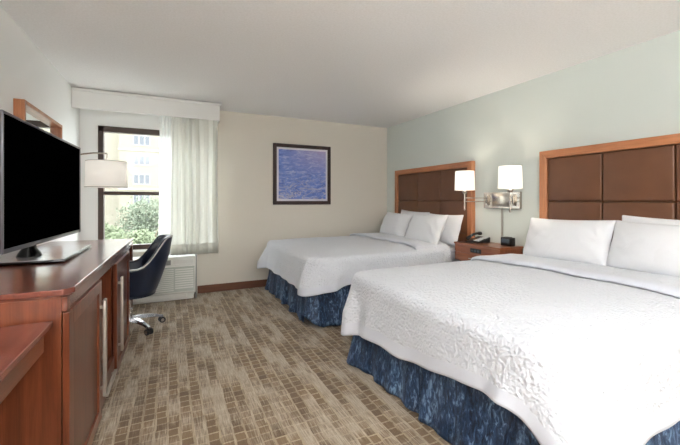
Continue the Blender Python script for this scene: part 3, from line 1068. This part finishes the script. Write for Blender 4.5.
# ------------------------------------------------------------------ nightstand
t = thing('nightstand', 'cherry wood nightstand between the two beds', 'nightstand', (3.1, 2.75, 0))
nx0, nx1, ny0, ny1, ntop = 2.925, XR-.003, 2.46, 3.09, .750
b = bm_new(); prism(b, [(nx0, ny0), (nx1, ny0), (nx1, ny1), (nx0, ny1)], ntop-.02, ntop, .003); obj('top', b, M['stand_y'], t)
b = bm_new(); box(b, nx0+.016, nx1, ny0+.008, ny1-.008, .545, ntop-.02, .006); obj('body', b, M['stand_z'], t)
b = bm_new(); box(b, nx0+.004, nx0+.018, ny0+.012, ny1-.012, .648, ntop-.021, .002); obj('outlet_panel', b, M['stand_y'], t)
b = bm_new(); box(b, nx0+.004, nx0+.018, ny0+.012, ny1-.012, .552, .643, .002); d = obj('drawer', b, M['stand_y'], t)
b = bm_new(); box(b, nx0-.014, nx0-.006, 2.74, 2.86, .588, .598, .002); box(b, nx0-.010, nx0+.006, 2.76, 2.766, .589, .597); box(b, nx0-.010, nx0+.006, 2.834, 2.84, .589, .597); obj('handle', b, M['satin'], d)
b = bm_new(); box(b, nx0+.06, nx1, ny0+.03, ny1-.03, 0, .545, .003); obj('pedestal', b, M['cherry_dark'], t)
b = bm_new(); box(b, nx0-.003, nx0+.006, 2.70, 2.845, .660, .706, .004); pl = obj('outlet_plate', b, M['black'], t)
b = bm_new()
for yy in (2.735, 2.775): cyl(b, (nx0-.002, yy, .683), (nx0-.0045, yy, .683), .013, n=20)
box(b, nx0-.0045, nx0-.002, 2.80, 2.83, .675, .691)
obj('socket', b, M['led'], pl)

# telephone
t = thing('telephone', 'black desk telephone on the nightstand', 'telephone', (3.09, 2.905, ntop+.001))
tz = ntop+.001
b = bm_new()
# wedge body, higher towards the wall
vs = [(3.00, 2.82, 0.012), (3.00, 2.99, 0.012), (3.20, 2.99, .062), (3.20, 2.82, .062)]
bb = bmesh.new()
lo = [bb.verts.new((x, y, tz)) for x, y, z in vs]; hi = [bb.verts.new((x, y, tz+z)) for x, y, z in vs]
bb.faces.new(list(reversed(lo))); bb.faces.new(hi)
for i in range(4): bb.faces.new((lo[i], lo[(i+1) % 4], hi[(i+1) % 4], hi[i]))
bmesh.ops.bevel(bb, geom=bb.edges[:], offset=.006, segments=3, affect='EDGES', profile=.5)
merge(b, bb); obj('body', b, M['black'], t, smooth=50)
b = bm_new()
sl = .25
for i in range(4):
    for j in range(3):
        x = 3.035+i*.030; y = 2.838+j*.024; z = tz+.018+(x-3.00)*sl
        box(b, x-.011, x+.011, y-.009, y+.009, z-.003, z+.006, .002)
kp = obj('key', b, M['keypad'], t)
b = bm_new(); bb = bmesh.new(); bmesh.ops.create_cube(bb, size=1)
bb.transform(Matrix.Translation((3.165, 2.86, tz+.0575)) @ Matrix.Rotation(-math.atan(sl), 4, 'Y') @ Matrix.Diagonal((.045, .06, .006, 1))); merge(b, bb); obj('display_strip', b, M['keypad'], t)
b = bm_new()
hp = []
rad = []
for k in range(15):
    a = k/14
    x = 2.995+.205*a; hp.append((x, 2.955, tz+.043+(x-3.0)*sl+.022*math.sin(a*PI)))
    rad.append(.021 if a < .18 or a > .82 else .014)
tube(b, hp, rad, 14); obj('handset', b, M['black'], t, smooth=60)
b = bm_new(); tube(b, [(3.0+.0*k, 2.965+.006*math.sin(k*1.2)+k*.001, tz+.012+.004*math.cos(k*1.9)) for k in range(30)], .003, 6); obj('cord', b, M['black'], t)

# alarm clock
t = thing('alarm_clock', 'small black cube alarm clock on the nightstand', 'alarm clock', (3.17, 2.565, ntop+.001))
b = bm_new(); box(b, 3.125, 3.205, 2.505, 2.625, tz, tz+.085, .008, 3); obj('housing', b, M['black'], t, smooth=50)
b = bm_new(); box(b, 3.1225, 3.126, 2.517, 2.613, tz+.030, tz+.072, .001); obj('display', b, M['led'], t)
b = bm_new(); box(b, 3.14, 3.19, 2.53, 2.60, tz+.085, tz+.090, .002); obj('snooze_button', b, M['slot'], t)

# ------------------------------------------------------------------ double wall lamp
t = thing('wall_lamp', 'double swing arm wall lamp with two white shades above the nightstand', 'wall lamp', (XR-.02, 2.71, 1.22))
b = bm_new(); box(b, XR-.032, XR-.001, 2.480, 2.948, 1.135, 1.312, .004); bp = obj('backplate', b, M['nickel'], t)
b = bm_new(); box(b, XR-.036, XR-.033, 2.60, 2.83, 1.15, 1.297, .001); 
for yy in (2.545, 2.885):
    box(b, XR-.048, XR-.030, yy-.016, yy+.016, 1.165, 1.285, .004)
    cyl(b, (XR-.055, yy, 1.175), (XR-.055, yy, 1.275), .009)
obj('pivot_bracket', b, M['nickel'], bp, smooth=40)
for yy in (2.545, 2.885):
    b = bm_new(); box(b, XR-.064, XR-.050, yy-.006, yy+.006, 1.185, 1.265, .003); obj('switch', b, M['slot'], bp)
LAMPS = []
for (ya, sx, sy) in ((2.885, 2.985, 2.985), (2.545, 2.935, 2.355)):
    px_ = XR-.055
    b = bm_new()
    for zz in (1.208, 1.248):
        tube(b, [(px_, ya, zz), ((px_+sx)/2, (ya+sy)/2, zz), (sx, sy, zz)], .0055, 10)
    cyl(b, (sx, sy, 1.12), (sx, sy, 1.30), .009)
    cyl(b, (sx, sy, 1.295), (sx, sy, 1.318), .020, .026)
    cyl(b, (sx, sy, 1.318), (sx, sy, 1.324), .034)
    cyl(b, (sx, sy, 1.105), (sx, sy, 1.125), .005, .012)
    obj('arm', b, M['nickel'], t, smooth=50)
    b = bm_new(); drum(b, (sx, sy, 1.335), .108, .102, .215); sh = obj('lamp_shade', b, M['shade_lit'], t, smooth=180, solid=.002)
    for zz, rr in ((.214, .102), (.001, .108)):
        if zz < .1: obj('rim', b, M['trim_white'], sh)
        b = bm_new(); tube(b, [(sx+rr*math.cos(a*2*PI/40), sy+rr*math.sin(a*2*PI/40), 1.335+zz) for a in range(40)], .0018, 6, closed=True)
    for a in range(3):
        an = a*2*PI/3
        tube(b, [(sx, sy, 1.345), (sx+.106*math.cos(an), sy+.106*math.sin(an), 1.345)], .0015, 5)
    obj('rim', b, M['trim_white'], sh)
    b = bm_new(); lathe(b, [(.010, 0), (.024, .03), (.026, .055), (.012, .085)], (sx, sy, 1.325), 16, True, True); obj('bulb', b, M['shade_lit'], t, smooth=60)
    LAMPS.append((sx, sy, 1.44))
b = bm_new(); box(b, XR-.014, XR-.001, 2.705, 2.729, ntop+.002, 1.135, .004); obj('cord_cover', b, M['conduit'], t)

# ------------------------------------------------------------------ outside
GZ = -10
b = bm_new(); box(b, -60, 60, 8, 120, GZ-.2, GZ); struct(obj('ground', b, M['asphalt']))
t = thing('apartment_building', 'cream apartment building seen through the window', 'building', (0, 64, GZ))
FYB = 60.0
b = bm_new(); box(b, -6.7, 26, FYB, FYB+12, GZ, 14.5); obj('wall', b, M['facade'], t)
b = bm_new(); box(b, -26, -6.7, FYB+4, FYB+14, GZ, 14.5); obj('side_wing', b, M['facade_pale'], t)
b = bm_new()
for z in (8.55, 2.8, -2.9):
    box(b, -6.75, 26, FYB-.12, FYB+.02, z, z+.25)
obj('ledge', b, M['window_white'], t)
for i, xw in enumerate((-4.95, -1.6, 1.75, 5.1)):
    for zc in (12.95, 10.1, 7.2, 4.36, 1.44, -1.45, -4.3):
        b = bm_new(); w, h = 2.25, 1.55
        x0, x1, z0, z1 = xw, xw+w, zc-h/2, zc+h/2
        box(b, x0, x0+.12, FYB-.08, FYB+.02, z0, z1); box(b, x1-.12, x1, FYB-.08, FYB+.02, z0, z1)
        box(b, x0+.12, x1-.12, FYB-.08, FYB+.02, z1-.12, z1); box(b, x0+.12, x1-.12, FYB-.08, FYB+.02, z0, z0+.12)
        for q in (.335, .665): box(b, x0+w*q-.07, x0+w*q+.07, FYB-.08, FYB+.02, z0+.12, z1-.12)
        f = obj('window', b, M['window_white'], t)
        b = bm_new(); box(b, x0+.1, x1-.1, FYB-.03, FYB-.01, z0+.1, z1-.1); obj('pane', b, M['ext_glass'], f)

def tree(x, y, top, r, seed, mat, label):
    rnd = random.Random(seed)
    t = thing('tree', label, 'tree', (x, y, GZ), 'trees outside the window')
    b = bm_new()
    tube(b, [(x, y, GZ), (x+.1, y, GZ+2), (x, y+.1, top-r*1.2)], [.28, .22, .10], 8)
    for k in range(5):
        a = rnd.random()*6.28
        tube(b, [(x, y, top-r*1.7), (x+r*.6*math.cos(a), y+r*.6*math.sin(a), top-r*.8)], [.1, .04], 6)
    obj('trunk', b, M['bark'], t, smooth=60)
    b = bm_new()
    blobs = [(Vector((rnd.uniform(-.6, .6)*r, rnd.uniform(-.5, .5)*r, rnd.uniform(-1.3, -.35)*r)), rnd.uniform(.32, .55)*r) for _ in range(22)]
    for k in range(5200):
        c, br = rnd.choice(blobs)
        d = Vector((rnd.gauss(0, 1), rnd.gauss(0, 1), rnd.gauss(0, 1))).normalized()*br*rnd.random()**.35
        p = Vector((x, y, top))+c+d
        u = Vector((rnd.gauss(0, 1), rnd.gauss(0, 1), rnd.gauss(0, 1))).normalized()
        w = u.orthogonal().normalized()
        s = rnd.uniform(.08, .15)
        vs = [b.verts.new(p+u*s), b.verts.new(p+w*s*.6), b.verts.new(p-u*s), b.verts.new(p-w*s*.6)]
        b.faces.new(vs)
    obj('foliage', b, mat, t, recalc=False)
tree(-4.7, 33, -.2, 2.0, 1, M['leaf'], 'small green tree outside, leftmost through the window')
tree(-1.9, 40, 1.5, 3.2, 2, M['leaf2'], 'taller grey-green tree outside, in the middle of the window')
tree(-2.6, 28, -.9, 1.7, 3, M['leaf'], 'low green tree outside, between the other two trees')
tree(1.6, 32, 2.0, 2.6, 4, M['leaf'], 'green tree outside, behind the sheer curtain')

# ------------------------------------------------------------------ light
w = bpy.data.worlds.new('sky'); sc.world = w; w.use_nodes = True
bg = w.node_tree.nodes['Background']
bg.inputs['Color'].default_value = (0.94, 0.97, 1.0, 1); bg.inputs['Strength'].default_value = 5.4
def light(name, typ, loc, e, col=(1, 1, 1), rot=(0, 0, 0), size=.3, sy=None, shape='SQUARE'):
    l = bpy.data.lights.new(name, typ); l.energy = e; l.color = col
    if typ == 'AREA':
        l.shape = shape; l.size = size
        if sy: l.size_y = sy
    if typ == 'POINT': l.shadow_soft_size = size
    if typ == 'SUN': l.angle = R(1.0)
    o = bpy.data.objects.new(name, l); COL.objects.link(o); o.location = loc; o.rotation_euler = rot
    return o
light('sun', 'SUN', (0, -20, 30), 1.2, (1, .95, .86), (R(48), 0, R(-25)))
for p in LAMPS:
    light('bulb_light', 'POINT', p, 2.0, (1, .90, .78), size=.03)
light('desk_bulb_light', 'POINT', DESK_LAMP+Vector((0, 0, .12)), .3, (1, .94, .86), size=.03)
# globe lamps added unseen behind the camera to fill the room with light
def mk_fill_glow(e):
    t = NT('opal_fill_glow'); t.set(Base_Color=S(250, 248, 244), Roughness=0.4)
    t.b.inputs['Emission Color'].default_value = (.97, .985, 1, 1); t.b.inputs['Emission Strength'].default_value = e
    return t.m
def fill_globe(x, y, z, r, e, label):
    t = thing('fill_pendant', label, 'pendant lamp', (x, y, z), 'added fill pendants')
    b = bm_new(); bb = bmesh.new(); bmesh.ops.create_uvsphere(bb, u_segments=32, v_segments=16, radius=r)
    merge(b, bb, Matrix.Translation((x, y, z))); obj('globe', b, mk_fill_glow(e), t, smooth=180)
    b = bm_new(); cyl(b, (x, y, z+r-.004), (x, y, z+r+.03), .04, n=24); obj('cap', b, M['nickel'], t, smooth=40)
    b = bm_new(); cyl(b, (x, y, z+r+.03), (x, y, H-.02), .004, n=8); obj('cord', b, M['black'], t)
    b = bm_new(); cyl(b, (x, y, H-.02), (x, y, H-.001), .05, n=24); obj('ceiling_cap', b, M['nickel'], t, smooth=40)
for gx, gy, gz, ge, gl in ((.2, -3.7, 1.80, 16, 'added fill light globe, unseen in the rear of the room, nearer the dresser wall'),
                       (2.2, -3.7, 1.80, 16, 'added fill light globe, unseen in the rear of the room, nearer the headboard wall')):
    fill_globe(gx, gy, gz, .16, ge*.62, gl)
M['fill_glow'] = mk_fill_glow(20)
def uplighter(x, y, e, label):  # floor lamps added out of view to bounce fill light off the ceiling
    t = thing('fill_floor_lamp', label, 'floor lamp', (x, y, 0), 'added fill uplighters')
    b = bm_new(); cyl(b, (x, y, 0.001), (x, y, .025), .15, .14, n=32); obj('base', b, M['nickel'], t, smooth=40)
    b = bm_new(); cyl(b, (x, y, .02), (x, y, 1.50), .012, n=14); obj('pole', b, M['nickel'], t, smooth=60)
    b = bm_new(); lathe(b, [(.02, 0), (.10, .03), (.17, .09), (.19, .14)], (x, y, 1.49), 36, True); obj('bowl', b, M['nickel'], t, smooth=180, solid=.003)
    b = bm_new(); lathe(b, [(.09, 0), (.075, .03), (.04, .05), (.001, .055)], (x, y, 1.545), 24, True); obj('bulb', b, M['fill_glow'], t, smooth=180)
    light('uplight_fill', 'AREA', (x, y, 1.615), e, (.985, .99, 1), (PI, 0, 0), .30, shape='DISK')
uplighter(1.0, -1.55, 44, 'unseen added fill light uplighter standing in the middle of the room behind the camera')
uplighter(-.45, -1.45, 76, 'unseen added fill light uplighter by the dresser wall behind the camera')

# ------------------------------------------------------------------ camera
cam = bpy.data.cameras.new('camera'); co = bpy.data.objects.new('camera', cam); COL.objects.link(co)
co.location = (0, 0, 1.22); co.rotation_euler = (R(90), 0, R(-25.6))
cam.sensor_width = 36; cam.lens = 354/680*36; cam.shift_y = -22/680; cam.clip_start = .02; cam.clip_end = 500
sc.camera = co
sc.view_settings.view_transform = 'Standard'; sc.view_settings.look = 'None'
sc.view_settings.exposure = 1.2; sc.view_settings.gamma = 1; sc.view_settings.use_curve_mapping = False
sc.cycles.max_bounces = 12; sc.cycles.diffuse_bounces = 6; sc.cycles.transparent_max_bounces = 16
sc.cycles.sample_clamp_indirect = 6
